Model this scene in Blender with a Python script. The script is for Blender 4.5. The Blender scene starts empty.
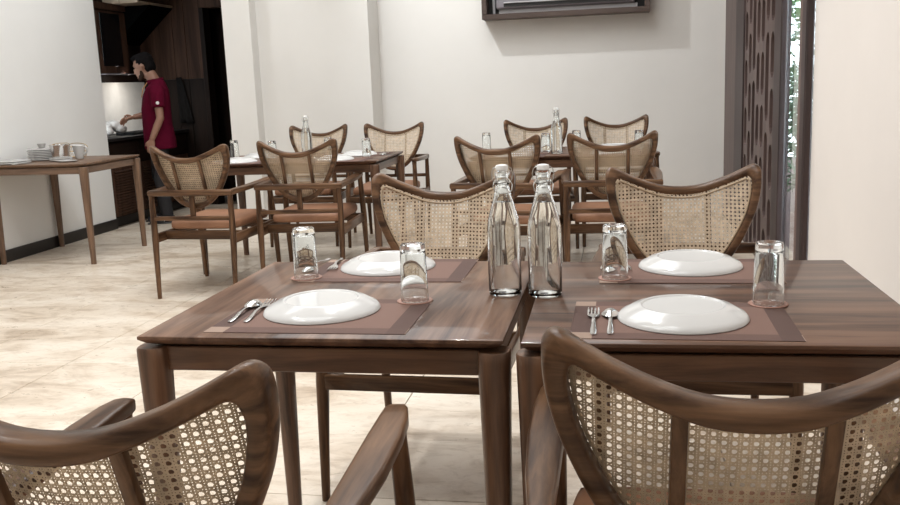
import bpy, bmesh, math, random
from mathutils import Vector, Matrix
random.seed(7)
C = bpy.context.scene.collection
SC = bpy.context.scene
PI = math.pi

# ------------------------------------------------------------------ camera
cd = bpy.data.cameras.new('camera'); cam = bpy.data.objects.new('camera', cd); C.objects.link(cam)
cd.sensor_fit = 'HORIZONTAL'; cd.sensor_width = 36.0; cd.lens = 912.14 / 900 * 36.0; cd.clip_start = 0.02; cd.clip_end = 200
_R = Vector((0.98348968, 0.17658745, -0.03955916)); _U = Vector((0.00603724, 0.18646328, 0.98244338)); _F = Vector((-0.1808635, 0.96646175, -0.18231861))
cam.matrix_world = Matrix(((_R.x, _U.x, -_F.x, 0), (_R.y, _U.y, -_F.y, 0), (_R.z, _U.z, -_F.z, 1.23843), (0, 0, 0, 1)))
SC.camera = cam

# ------------------------------------------------------------------ world, exposure
w = bpy.data.worlds.new('sky'); SC.world = w; w.use_nodes = True
bg = w.node_tree.nodes['Background']; bg.inputs[0].default_value = (0.82, 0.93, 1.0, 1); bg.inputs[1].default_value = 7.0
SC.view_settings.view_transform = 'Standard'; SC.view_settings.look = 'None'
SC.view_settings.gamma = 1.0; SC.view_settings.use_curve_mapping = False
SC.view_settings.exposure = -0.07
SC.cycles.use_denoising = True
SC.cycles.max_bounces = 14; SC.cycles.transmission_bounces = 14; SC.cycles.transparent_max_bounces = 12

# ------------------------------------------------------------------ ceiling lamps (the room's spots, plus added fill lights, all above the frame)
CEIL = 4.2
def spot(name, loc, aim, watts, deg, blend=0.6, size=0.05, col=(1.0, 0.93, 0.84)):
    l = bpy.data.lights.new(name, 'SPOT'); o = bpy.data.objects.new(name, l); C.objects.link(o)
    l.energy = watts; l.spot_size = math.radians(deg); l.spot_blend = blend; l.shadow_soft_size = size; l.color = col
    o.location = loc
    o.rotation_euler = (Vector(aim) - Vector(loc)).to_track_quat('-Z', 'Y').to_euler()
    return o
def area(name, loc, aim, watts, sx, sy, col=(1.0, 0.94, 0.87)):
    l = bpy.data.lights.new(name, 'AREA'); o = bpy.data.objects.new(name, l); C.objects.link(o)
    l.energy = watts; l.shape = 'RECTANGLE'; l.size = sx; l.size_y = sy; l.color = col
    o.location = loc; o.rotation_euler = (Vector(aim) - Vector(loc)).to_track_quat('-Z', 'Y').to_euler()
    return o
WARM = (0.985, 0.985, 0.98); NEUT = (0.94, 0.975, 1.0)
spot('spot_lamp', (-2.26, 6.75, 4.12), (0.0, 8.3, 1.3), 250, 84, 0.8, 0.05, NEUT)
spot('spot_lamp', (-3.7, 7.3, 3.6), (-4.3, 7.2, 0.5), 50, 105, 0.25, 0.06, NEUT)
spot('spot_lamp', (-2.9, 5.2, 4.12), (-4.5, 6.7, 0.8), 75, 60, 0.7, 0.06, NEUT)
for (x, y, p) in ((-3.3, 4.2, 85), (-2.4, 2.4, 115), (-0.85, 3.7, 220), (-0.3, 2.1, 12), (-2.6, 5.9, 50), (-0.4, 6.1, 50), (-1.9, 0.8, 70)):  # the strongest is added to stand in for daylight on the floor
    spot('spot_lamp', (x, y, 4.12), (x, y, 0), p, 100, 0.8, 0.05, WARM)
area('ceiling_panel_light', (-1.7, 5.4, 4.15), (-1.7, 5.4, 0), 112, 3.0, 3.0, NEUT)  # this and the next: added overhead fill for soft, even ambient light
area('ceiling_panel_light', (-1.4, 1.2, 4.15), (-1.4, 1.2, 0), 95, 2.6, 2.6, NEUT)

# ------------------------------------------------------------------ materials
def mat(name):
    m = bpy.data.materials.new(name); m.use_nodes = True
    return m, m.node_tree, m.node_tree.nodes['Principled BSDF']
def N(t, kind, **kw):
    n = t.nodes.new(kind)
    for k, v in kw.items(): setattr(n, k, v)
    return n
def ramp(t, fac, stops, interp='LINEAR'):
    r = N(t, 'ShaderNodeValToRGB'); r.color_ramp.interpolation = interp
    while len(r.color_ramp.elements) < len(stops): r.color_ramp.elements.new(0.5)
    for e, (p, c) in zip(r.color_ramp.elements, stops): e.position = p; e.color = (*c, 1)
    t.links.new(fac, r.inputs[0]); return r.outputs[0]
def noise(t, vec, scale, detail=4, rough=0.55, dist=0.0):
    n = N(t, 'ShaderNodeTexNoise'); n.inputs['Scale'].default_value = scale; n.inputs['Detail'].default_value = detail
    n.inputs['Roughness'].default_value = rough; n.inputs['Distortion'].default_value = dist
    if vec: t.links.new(vec, n.inputs['Vector'])
    return n.outputs['Fac']
def mapped(t, scale, world=False, loc=(0, 0, 0)):
    if world: src = N(t, 'ShaderNodeNewGeometry').outputs['Position']
    else: src = N(t, 'ShaderNodeTexCoord').outputs['Object']
    m = N(t, 'ShaderNodeMapping'); m.inputs['Scale'].default_value = scale; m.inputs['Location'].default_value = loc
    t.links.new(src, m.inputs['Vector']); return m.outputs[0]
def bump(t, b, fac, strength, dist=0.001):
    n = N(t, 'ShaderNodeBump'); n.inputs['Strength'].default_value = strength; n.inputs['Distance'].default_value = dist
    t.links.new(fac, n.inputs['Height']); t.links.new(n.outputs[0], b.inputs['Normal'])
def mixc(t, a, b_, fac, mode='MIX'):
    n = N(t, 'ShaderNodeMix'); n.data_type = 'RGBA'; n.blend_type = mode
    for s, v in ((6, a), (7, b_), (0, fac)):
        if hasattr(v, 'links'): t.links.new(v, n.inputs[s])
        elif s == 0: n.inputs[0].default_value = v
        else: n.inputs[s].default_value = (*v, 1)
    return n.outputs[2]
def plain(name, col, rough=0.5, metal=0.0, spec=0.5, var=0.06, nscale=8, bmp=0.0):
    m, t, b = mat(name)
    f = noise(t, mapped(t, (1, 1, 1)), nscale, 4)
    c = ramp(t, f, [(0.3, [max(0, x * (1 - var)) for x in col]), (0.7, [min(1, x * (1 + var)) for x in col])])
    t.links.new(c, b.inputs['Base Color']); b.inputs['Roughness'].default_value = rough; b.inputs['Metallic'].default_value = metal
    b.inputs['Specular IOR Level'].default_value = spec
    if bmp: bump(t, b, f, bmp)
    return m
def wood(name, dark, light, axis='x', rough=0.35, g=1.0, coat=0.0, world=False, lo=0.34, hi=0.66, spec=0.5):
    m, t, b = mat(name)
    long, cross = 1.6 * g, 22 * g
    sc = {'x': (long, cross, cross), 'y': (cross, long, cross), 'z': (cross, cross, long)}[axis]
    v = mapped(t, sc, world)
    f1 = noise(t, v, 1.0, 7, 0.6, 0.9)
    sc2 = tuple(x * 5.5 for x in sc)
    f2 = noise(t, mapped(t, sc2, world, (3, 5, 1)), 1.0, 3, 0.5, 0.2)
    mid = [(a + c) / 2 for a, c in zip(dark, light)]
    c1 = ramp(t, f1, [(lo, dark), (0.5, mid), (hi, light)])
    c2 = ramp(t, f2, [(0.3, (0.72, 0.7, 0.68)), (0.6, (1.0, 1.0, 1.0))])
    t.links.new(mixc(t, c1, c2, 0.8, 'MULTIPLY'), b.inputs['Base Color'])
    b.inputs['Roughness'].default_value = rough; b.inputs['Specular IOR Level'].default_value = spec
    b.inputs['Coat Weight'].default_value = coat; b.inputs['Coat Roughness'].default_value = 0.07
    bump(t, b, f2, 0.12, 0.0006)
    return m
M = {}
CW = ((0.040, 0.019, 0.010), (0.180, 0.097, 0.052))
for a in 'xyz': M['chair_' + a] = wood('chair_wood_' + a, CW[0], CW[1], a, 0.30, 1.0, 0.04, False, .36, .64, .2)
TW = ((0.045, 0.021, 0.012), (0.185, 0.095, 0.052))
for a in 'xyz':
    M['table_' + a] = wood('table_wood_' + a, TW[0], TW[1], a, 0.33)
M['top_x'] = wood('tabletop_wood_x', (0.042, 0.021, 0.014), (0.165, 0.090, 0.058), 'x', 0.42, 0.5, 0.27, False, .38, .62, 0.12)
M['top_y'] = wood('tabletop_wood_y', (0.060, 0.031, 0.021), (0.22, 0.128, 0.085), 'y', 0.42, 0.5, 0.27, False, .38, .62, 0.12)
SW = ((0.09, 0.05, 0.03), (0.24, 0.14, 0.085))
for a in 'xyz': M['side_' + a] = wood('side_table_wood_' + a, SW[0], SW[1], a, 0.4)
DW = ((0.006, 0.0032, 0.002), (0.018, 0.009, 0.006))
for a in 'xyz': M['dark_' + a] = wood('dark_panel_wood_' + a, DW[0], DW[1], a, 0.6, 0.5, 0, False, .34, .66, 0.15)
JW = ((0.075, 0.048, 0.043), (0.14, 0.092, 0.082))
for a in 'xyz': M['jali_' + a] = wood('screen_wood_' + a, JW[0], JW[1], a, 0.5, 0.6)
M['frame_z'] = wood('door_frame_wood', (0.02, 0.010, 0.010), (0.05, 0.028, 0.026), 'z', 0.5, 0.6)
M['frame_light'] = wood('door_frame_strip_wood', (0.13, 0.08, 0.07), (0.19, 0.125, 0.11), 'z', 0.5, 0.6)
M['cabwood'] = wood('cabinet_wood', (0.032, 0.015, 0.009), (0.085, 0.043, 0.027), 'z', 0.6, 0.6, 0, False, .34, .66, 0.15)
M['hoodwood'] = wood('bulkhead_wood', (0.28, 0.2, 0.14), (0.45, 0.34, 0.25), 'x', 0.5, 0.5)
M['boxwood'] = wood('wall_box_wood', (0.055, 0.035, 0.028), (0.10, 0.068, 0.055), 'x', 0.45, 0.6)
M['cane'] = plain('cane_strand', (0.58, 0.455, 0.325), 0.5, var=0.22, nscale=45)
M['cane_rim'] = plain('cane_cord', (0.44, 0.33, 0.22), 0.55, var=0.15)
M['tan'] = plain('tan_leather', (0.27, 0.130, 0.070), 0.55, var=0.12, nscale=14, bmp=0.15)
M['wall'] = plain('cream_wall_paint', (0.80, 0.775, 0.735), 0.7, var=0.02, nscale=2.0)
M['wall_l'] = plain('pale_grey_wall_paint', (0.80, 0.785, 0.755), 0.7, var=0.02, nscale=2.0)
M['wall_r'] = plain('blush_wall_paint', (0.78, 0.73, 0.69), 0.7, var=0.02, nscale=2.0)
M['ceil'] = plain('ceiling_paint', (0.8, 0.79, 0.77), 0.8, var=0.01)
M['black'] = plain('black_paint', (0.008, 0.007, 0.007), 0.5)
M['blackgloss'] = plain('black_glass', (0.004, 0.004, 0.005), 0.12)
M['base'] = plain('black_skirting', (0.012, 0.009, 0.008), 0.35)
M['porcelain'] = plain('white_porcelain', (0.57, 0.56, 0.545), 0.14, var=0.01)
M['steel'] = plain('polished_steel', (0.72, 0.71, 0.70), 0.16, 1.0, var=0.04)
M['steel_d'] = plain('dull_steel', (0.42, 0.40, 0.38), 0.3, 1.0)
M['wire'] = plain('bail_wire', (0.45, 0.44, 0.42), 0.3, 1.0)
M['ceramic'] = plain('white_stopper', (0.85, 0.84, 0.82), 0.3)
M['gasket'] = plain('orange_gasket', (0.55, 0.2, 0.1), 0.5)
M['splash'] = plain('white_backsplash', (0.8, 0.78, 0.75), 0.3)
M['white_bag'] = plain('white_plastic', (0.5, 0.47, 0.44), 0.45, var=0.1, nscale=20, bmp=0.3)
M['grey_cloth'] = plain('grey_cloth', (0.014, 0.013, 0.013), 0.95, spec=0.02)
M['gold'] = plain('brass_wire', (0.5, 0.36, 0.2), 0.35, 0.8)
M['skin'] = plain('skin', (0.26, 0.135, 0.088), 0.5, var=0.05)
M['maroon'] = plain('maroon_cotton', (0.085, 0.003, 0.016), 0.9, spec=0.08, var=0.1, nscale=25)
M['trouser'] = plain('black_cotton', (0.013, 0.012, 0.014), 0.85)
M['hair'] = plain('black_hair', (0.004, 0.003, 0.003), 0.8, spec=0.1, nscale=60, var=0.4)
M['white_print'] = plain('white_print', (0.75, 0.72, 0.7), 0.7)
M['orange_print'] = plain('orange_print', (0.6, 0.3, 0.12), 0.7)
M['ac_body'] = plain('grey_plastic', (0.22, 0.20, 0.22), 0.4)
M['ac_trim'] = plain('silver_plastic', (0.5, 0.49, 0.5), 0.35)
M['leaf'] = plain('leaf_green', (0.05, 0.13, 0.03), 0.5, var=0.4, nscale=6)
M['leaf2'] = plain('leaf_pale', (0.08, 0.15, 0.085), 0.5, var=0.4, nscale=6)
M['stem'] = plain('stem_brown', (0.12, 0.08, 0.05), 0.8)
M['paving'] = plain('red_paving', (0.055, 0.028, 0.026), 0.9, var=0.35, nscale=14)
M['bound'] = plain('pale_boundary_wall', (0.62, 0.66, 0.66), 0.9, var=0.1)

def glass(name, ior, col=(1, 1, 1), rough=0.0):
    m, t, b = mat(name)
    f = noise(t, mapped(t, (1, 1, 1)), 30, 2)
    c = ramp(t, f, [(0.3, [x * 0.985 for x in col]), (0.7, col)])
    t.links.new(c, b.inputs['Base Color'])
    b.inputs['Transmission Weight'].default_value = 1.0; b.inputs['IOR'].default_value = ior; b.inputs['Roughness'].default_value = rough
    return m
M['glass'] = glass('clear_glass', 1.45, (0.97, 0.985, 0.98))
M['water'] = glass('water', 1.33)

# travertine tile
m, t, b = mat('travertine_tile')
f1 = noise(t, mapped(t, (1.1, 2.6, 1), True), 1.5, 10, 0.64, 1.0)
f2 = noise(t, mapped(t, (5, 9, 1), True, (7, 2, 0)), 1.6, 7, 0.72, 0.6)
c1 = ramp(t, f1, [(0.33, (0.42, 0.33, 0.245)), (0.43, (0.59, 0.49, 0.385)), (0.53, (0.70, 0.61, 0.505)), (0.70, (0.76, 0.685, 0.585))])
c2 = ramp(t, f2, [(0.33, (0.70, 0.65, 0.60)), (0.5, (1, 1, 1))])
t.links.new(mixc(t, c1, c2, 0.75, 'MULTIPLY'), b.inputs['Base Color'])
rr = ramp(t, f2, [(0.3, (0.42, 0.42, 0.42)), (0.7, (0.24, 0.24, 0.24))]); t.links.new(rr, b.inputs['Roughness'])
M['tile'] = m
M['grout'] = plain('tile_grout', (0.20, 0.15, 0.11), 0.9)

# woven placemat with crossing border bands
m, t, b = mat('woven_placemat')
tc = N(t, 'ShaderNodeTexCoord'); sep = N(t, 'ShaderNodeSeparateXYZ'); t.links.new(tc.outputs['Generated'], sep.inputs[0])
def band(out, lo, hi):
    r = N(t, 'ShaderNodeValToRGB'); r.color_ramp.interpolation = 'CONSTANT'
    r.color_ramp.elements[0].color = (1, 1, 1, 1); r.color_ramp.elements[1].position = lo; r.color_ramp.elements[1].color = (0, 0, 0, 1)
    e = r.color_ramp.elements.new(hi); e.color = (1, 1, 1, 1)
    t.links.new(out, r.inputs[0]); return r.outputs[0]
bu, bv = band(sep.outputs[0], 0.10, 0.90), band(sep.outputs[1], 0.14, 0.86)
c = mixc(t, (0.185, 0.108, 0.085), (0.095, 0.055, 0.045), bu)
bl = band(sep.outputs[0], 0.10, 0.995)
c2 = mixc(t, mixc(t, (0.125, 0.072, 0.058), (0.10, 0.058, 0.047), bu), (0.31, 0.22, 0.17), bl)
col = mixc(t, c, c2, bv)
wv = N(t, 'ShaderNodeTexChecker'); wv.inputs['Scale'].default_value = 420
t.links.new(tc.outputs['Object'], wv.inputs['Vector'])
col = mixc(t, col, ramp(t, wv.outputs['Fac'], [(0.0, (0.8, 0.8, 0.8)), (1.0, (1, 1, 1))]), 0.6, 'MULTIPLY')
t.links.new(col, b.inputs['Base Color']); b.inputs['Roughness'].default_value = 0.75; b.inputs['Specular IOR Level'].default_value = 0.25
bump(t, b, wv.outputs['Fac'], 0.2, 0.0005)
M['mat'] = m

# printed coaster: pale ring and scattered print on terracotta
m, t, b = mat('printed_coaster')
tc = N(t, 'ShaderNodeTexCoord'); ln = N(t, 'ShaderNodeVectorMath', operation='LENGTH'); t.links.new(tc.outputs['Object'], ln.inputs[0])
ml = N(t, 'ShaderNodeMath', operation='MULTIPLY'); ml.inputs[1].default_value = 25.0; t.links.new(ln.outputs['Value'], ml.inputs[0])
rings = ramp(t, ml.outputs[0], [(0.0, (0, 0, 0)), (0.38, (1, 1, 1)), (0.66, (0, 0, 0)), (0.84, (0.9, 0.9, 0.9)), (0.90, (0, 0, 0))], 'CONSTANT')
pr_ = ramp(t, noise(t, mapped(t, (1, 1, 1)), 230, 2), [(0.52, (0, 0, 0)), (0.56, (1, 1, 1))])
fac = mixc(t, rings, pr_, 1.0, 'MULTIPLY')
t.links.new(mixc(t, (0.29, 0.145, 0.105), (0.70, 0.52, 0.44), fac), b.inputs['Base Color']); b.inputs['Roughness'].default_value = 0.6
M['coaster'] = m

# ------------------------------------------------------------------ mesh helpers
class MB:
    def __init__(s): s.v = []; s.f = []
    def add(s, vs, fs):
        o = len(s.v); s.v += [tuple(p) for p in vs]; s.f += [tuple(i + o for i in q) for q in fs]; return s
    def box(s, x0, x1, y0, y1, z0, z1):
        return s.add([(x0, y0, z0), (x1, y0, z0), (x1, y1, z0), (x0, y1, z0), (x0, y0, z1), (x1, y0, z1), (x1, y1, z1), (x0, y1, z1)],
                     [(0, 3, 2, 1), (4, 5, 6, 7), (0, 1, 5, 4), (1, 2, 6, 5), (2, 3, 7, 6), (3, 0, 4, 7)])
    def rbox(s, x0, x1, y0, y1, z0, z1, r=0.004, seg=2):
        bm = bmesh.new(); bmesh.ops.create_cube(bm, size=1)
        for q in bm.verts: q.co = Vector(((x0 + x1) / 2 + q.co.x * (x1 - x0), (y0 + y1) / 2 + q.co.y * (y1 - y0), (z0 + z1) / 2 + q.co.z * (z1 - z0)))
        bmesh.ops.bevel(bm, geom=list(bm.edges), offset=r, segments=seg, profile=0.5, affect='EDGES')
        bm.verts.index_update()
        s.add([q.co for q in bm.verts], [[q.index for q in f.verts] for f in bm.faces]); bm.free(); return s
    def sweep(s, pts, wh, up=(0, 0, 1), n=12, e=2.0, cap=True):
        pts = [Vector(p) for p in pts]; up = Vector(up); rings = []; base = len(s.v)
        for i, p in enumerate(pts):
            tn = (pts[min(i + 1, len(pts) - 1)] - pts[max(i - 1, 0)]).normalized()
            sd = tn.cross(up)
            if sd.length < 1e-4: sd = tn.cross(Vector((0, 1, 0)))
            sd.normalize(); u = sd.cross(tn)
            a, c = (wh[i], wh[i]) if not isinstance(wh[i], tuple) else wh[i]
            for k in range(n):
                th = 2 * PI * k / n; cs, sn = math.cos(th), math.sin(th)
                x = math.copysign(abs(cs) ** (2 / e), cs); y = math.copysign(abs(sn) ** (2 / e), sn)
                s.v.append(tuple(p + sd * a * x + u * c * y))
        for i in range(len(pts) - 1):
            for k in range(n):
                k2 = (k + 1) % n
                s.f.append((base + i * n + k, base + i * n + k2, base + (i + 1) * n + k2, base + (i + 1) * n + k))
        if cap:
            s.f.append(tuple(base + k for k in range(n))[::-1]); s.f.append(tuple(base + (len(pts) - 1) * n + k for k in range(n)))
        return s
    def lathe(s, prof, n=40, cx=0, cy=0, z0=0):
        base = len(s.v); idx = []
        for r, z in prof:
            if r < 1e-6: idx.append([len(s.v)]); s.v.append((cx, cy, z0 + z))
            else:
                idx.append(list(range(len(s.v), len(s.v) + n)))
                for k in range(n): s.v.append((cx + r * math.cos(2 * PI * k / n), cy + r * math.sin(2 * PI * k / n), z0 + z))
        for a, c in zip(idx[:-1], idx[1:]):
            for k in range(n):
                k2 = (k + 1) % n
                if len(a) == 1 and len(c) == 1: continue
                if len(a) == 1: s.f.append((a[0], c[k2], c[k]))
                elif len(c) == 1: s.f.append((a[k], a[k2], c[0]))
                else: s.f.append((a[k], a[k2], c[k2], c[k]))
        return s
    def ball(s, c, r, n=14, m=9):
        r = (r, r, r) if not isinstance(r, tuple) else r
        prof = [(math.sin(PI * i / m), -math.cos(PI * i / m)) for i in range(m + 1)]
        o = MB().lathe([(max(0, a) if 0 < i < m else 0, z) for i, (a, z) in enumerate(prof)], n)
        return s.add([(c[0] + x * r[0], c[1] + y * r[1], c[2] + z * r[2]) for x, y, z in o.v], o.f)
    def xf(s, fn): s.v = [tuple(fn(Vector(p))) for p in s.v]; return s

def tag(o, label=None, cat=None, group=None, kind=None):
    if label: o['label'] = label
    if cat: o['category'] = cat
    if group: o['group'] = group
    if kind: o['kind'] = kind
    return o
def obj(name, mb, m, parent=None, smooth=40, loc=None):
    me = bpy.data.meshes.new(name); me.from_pydata(mb.v, [], mb.f); me.validate()
    bm = bmesh.new(); bm.from_mesh(me); bmesh.ops.recalc_face_normals(bm, faces=bm.faces); bm.to_mesh(me); bm.free()
    if smooth:
        me.polygons.foreach_set('use_smooth', [True] * len(me.polygons)); me.set_sharp_from_angle(angle=math.radians(smooth))
    me.materials.append(M[m]); me.update()
    o = bpy.data.objects.new(name, me); C.objects.link(o)
    if parent: o.parent = parent
    if loc: o.location = loc
    return o
def empty(name, loc=(0, 0, 0), rz=0):
    o = bpy.data.objects.new(name, None); C.objects.link(o); o.location = loc; o.rotation_euler = (0, 0, rz); o.empty_display_size = 0.1
    return o
def struct(name, mb, m, parent=None, smooth=0):
    o = obj(name, mb, m, parent, smooth)
    if not parent: o['kind'] = 'structure'
    return o
def copy_tree(o, parent=None):
    c = o.copy(); C.objects.link(c); c.parent = parent
    for ch in o.children: copy_tree(ch, c)
    return c
def place(proto, flag, loc, rz, label=None, cat=None, group=None):
    o = proto if not flag else copy_tree(proto); flag.append(1)
    o.location = loc; o.rotation_euler = (0, 0, rz)
    return tag(o, label, cat, group)

# ================================================================== THE ROOM
XL, XR, YB = -4.70, 0.928, 8.40
tx0, tw, ty0, tl = -0.83, 0.583, 2.52, 1.26
floor = struct('floor', MB().box(-5.5, 1.2, -2.6, 10.6, -0.10, -0.010), 'grout')
cache = {}
for i in range(-7, 4):
    for j in range(-4, 6):
        x0, x1 = tx0 + i * tw + .0018, tx0 + (i + 1) * tw - .0018
        y0, y1 = ty0 + j * tl + .0018, ty0 + (j + 1) * tl - .0018
        x0, x1, y0, y1 = max(x0, XL + .002), min(x1, XR - .002), max(y0, -2.49), min(y1, 9.58)
        if x1 - x0 < .03 or y1 - y0 < .03: continue
        if y0 >= 7.88 and x0 > -3.47:
            y1 = min(y1, 8.38)
            if x1 < -2.16: y1 = min(y1, 8.03)
            if y1 - y0 < .03: continue
        key = (round(x1 - x0, 4), round(y1 - y0, 4))
        if key not in cache:
            a, b_ = key
            bmx = MB().add([(0, 0, -.010), (a, 0, -.010), (a, b_, -.010), (0, b_, -.010), (0, 0, -.0012), (a, 0, -.0012), (a, b_, -.0012), (0, b_, -.0012),
                            (.0012, .0012, 0), (a - .0012, .0012, 0), (a - .0012, b_ - .0012, 0), (.0012, b_ - .0012, 0)],
                           [(0, 3, 2, 1), (0, 1, 5, 4), (1, 2, 6, 5), (2, 3, 7, 6), (3, 0, 4, 7), (4, 5, 9, 8), (5, 6, 10, 9), (6, 7, 11, 10), (7, 4, 8, 11), (8, 9, 10, 11)])
            o = obj('tile', bmx, 'tile', floor, 0); cache[key] = o
        else:
            o = cache[key].copy(); C.objects.link(o); o.parent = floor
        o.location = (x0, y0, 0)
struct('ceiling', MB().box(-5.5, 1.2, -2.65, 8.6, CEIL, CEIL + .1), 'ceil')
struct('wall_left', MB().box(XL - .15, XL, -2.5, 7.9, 0, CEIL), 'wall_l')
struct('baseboard_left', MB().box(XL, XL + .014, -2.5, 7.9, 0, .095), 'base')
struct('wall_back', MB().box(-2.16, 1.10, YB, YB + .15, 0, CEIL), 'wall')
struct('wall_back_left', MB().box(-3.20, -2.16, 8.05, YB + .15, 0, CEIL), 'wall')
struct('wall_pillar', MB().box(-3.46, -3.20, 7.90, YB + .15, 0, CEIL), 'wall')
struct('wall_front', MB().box(-4.85, 1.10, -2.65, -2.5, 0, CEIL), 'wall')
struct('wall_right', MB().box(XR, XR + .15, -2.5, 4.69, 0, CEIL), 'wall_r')
struct('wall_above_kitchen', MB().box(-4.85, -3.46, 7.9, 8.05, 2.7, CEIL), 'wall')
# kitchen shell
struct('wall_kitchen_left', MB().box(-5.50, -5.205, 7.75, 10.6, 0, 2.7), 'dark_z')
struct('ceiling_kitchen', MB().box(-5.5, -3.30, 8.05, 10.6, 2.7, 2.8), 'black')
struct('wall_kitchen_right', MB().box(-3.46, -3.40, 8.56, 10.6, 0, 2.7), 'dark_z')
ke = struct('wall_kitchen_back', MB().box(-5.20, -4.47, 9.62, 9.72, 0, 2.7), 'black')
struct('wall_kitchen_end', MB().box(-5.35, -3.46, 10.3, 10.4, 0, 2.7), 'dark_z')
# wood panels on the kitchen end wall
for (xa, xb) in ((-5.20, -5.07), (-5.066, -4.80), (-4.796, -4.655), (-4.651, -4.47)):
    struct('panel', MB().rbox(xa, xb, 9.60, 9.62, 1.40, 2.7, .002, 1), 'cabwood', ke)
    struct('panel', MB().rbox(xa, xb, 9.605, 9.62, 0.0, 1.396, .002, 1), 'dark_z', ke)
# dark doorway at the end of the kitchen
d = tag(empty('door_1', (-4.05, 9.9, 0)), 'dark brown panelled door standing in the black doorway behind the kitchen', 'door', kind='structure')
obj('door_leaf', MB().box(-.36, .30, 0, .04, 0, 2.1), 'dark_z', d, 0)
for z0, z1 in ((.15, .85), (1.0, 1.85)): obj('door_panel', MB().rbox(-.24, .18, -.012, 0, z0, z1, .01, 1), 'dark_z', d, 0)
struct('trim_1', MB().rbox(-4.47, -4.415, 9.58, 9.74, 0, 2.15, .004, 1), 'dark_z')
struct('trim_2', MB().rbox(-4.47, -3.46, 9.60, 9.74, 2.15, 2.7, .004, 1), 'cabwood')

# right wall: dark pillar panel, pierced screen, open slit, door frame
struct('trim_3', MB().rbox(XR, XR + .16, 7.60, YB, 0, CEIL, .006, 1), 'jali_z')
struct('trim_4', MB().rbox(XR - .012, XR + .16, 7.14, 7.60, 0, CEIL, .006, 1), 'frame_z')
def jali():
    """pierced panel: rails and stiles around staggered round-ended slots, real through-holes over a backing board"""
    root = tag(empty('lattice_screen', (XR, 6.27, 0)), 'tall dark brown screen pierced with staggered round-ended slots beside the window slit', 'screen')
    ya, yb, za, zb = 5.62 - 6.27, 7.14 - 6.27, 0.0, CEIL
    mb = MB(); cols = 8; pit = (yb - ya) / cols
    sw = pit * .33
    pat = [(.34, .00, .28), (.34, .17, .28), (.62, .30, .555), (.34, .06, .28), (.34, .06, .28), (.62, .0, .555), (.34, .2, .28), (.34, .02, .28)]
    for cI in range(cols):
        c0, c1 = ya + cI * pit, ya + (cI + 1) * pit; cm = (c0 + c1) / 2
        per, off, ln_ = pat[cI]
        z = za - per + off; segs = []
        while z < zb:
            segs.append((z, z + ln_)); z += per
        for x in (0.0, .05):
            for yy in ((c0, cm - sw), (cm + sw, c1)):
                mb.add([(x, yy[0], za), (x, yy[1], za), (x, yy[1], zb), (x, yy[0], zb)], [(0, 1, 2, 3)])
        edges = [za] + [q for sg in segs for q in (max(sg[0], za), min(sg[1], zb)) if True] + [zb]
        solids = [(edges[k], edges[k + 1]) for k in range(0, len(edges) - 1, 2)]
        for (a, b_) in solids:
            if b_ - a < .001: continue
            for x in (0.0, .05):
                # bar with semicircular bites of the slot ends
                top = [(cm + sw * math.cos(th), b_ + (sw * (1 - math.sin(th)) if b_ < zb else 0)) for th in [PI * k / 8 for k in range(9)]]
                bot = [(cm + sw * math.cos(th), a - (sw * (1 - math.sin(th)) if a > za else 0)) for th in [PI * k / 8 for k in range(9)]]
                top = [(p, b_ + (sw - sw * math.sqrt(max(0, 1 - ((p - cm) / sw) ** 2)) if b_ < zb else 0)) for p, _ in top]
                bot = [(p, a - (sw - sw * math.sqrt(max(0, 1 - ((p - cm) / sw) ** 2)) if a > za else 0)) for p, _ in bot]
                for k in range(8):
                    mb.add([(x, *bot[k]), (x, *bot[k + 1]), (x, *top[k + 1]), (x, *top[k])], [(0, 1, 2, 3)])
            for k in range(8):
                mb.add([(0, *top[k]), (0, *top[k + 1]), (.05, *top[k + 1]), (.05, *top[k])], [(0, 1, 2, 3)])
                mb.add([(0, *bot[k]), (0, *bot[k + 1]), (.05, *bot[k + 1]), (.05, *bot[k])], [(0, 1, 2, 3)])
        for (a, b_) in segs:
            a, b_ = max(a, za), min(b_, zb)
            for yy in (cm - sw, cm + sw): mb.add([(0, yy, a), (0, yy, b_), (.05, yy, b_), (.05, yy, a)], [(0, 1, 2, 3)])
    obj('pierced_panel', mb, 'jali_z', root, 0)
    obj('backing_board', MB().box(.052, .060, ya, yb, za, zb), 'frame_z', root, 0)
    obj('stile', MB().rbox(-.035, .0, 5.41 - 6.27, 5.62 - 6.27, za, zb, .006, 1), 'frame_z', root, 0)
jali()
struct('trim_5', MB().rbox(XR - .008, XR, 4.88, 4.955, 0, CEIL, .004, 1), 'frame_z')
struct('trim_6', MB().rbox(XR - .035, XR, 4.795, 4.88, 0, CEIL, .006, 1), 'frame_light')
struct('trim_7', MB().rbox(XR - .04, XR + .0, 4.69, 4.795, 0, CEIL, .006, 1), 'frame_z')
win = tag(struct('window_1', MB().box(XR + .003, XR + .009, 4.70, 5.61, 0.0, CEIL), 'glass'), 'narrow full-height pane of clear glass beside the pierced screen', 'window')

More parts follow.
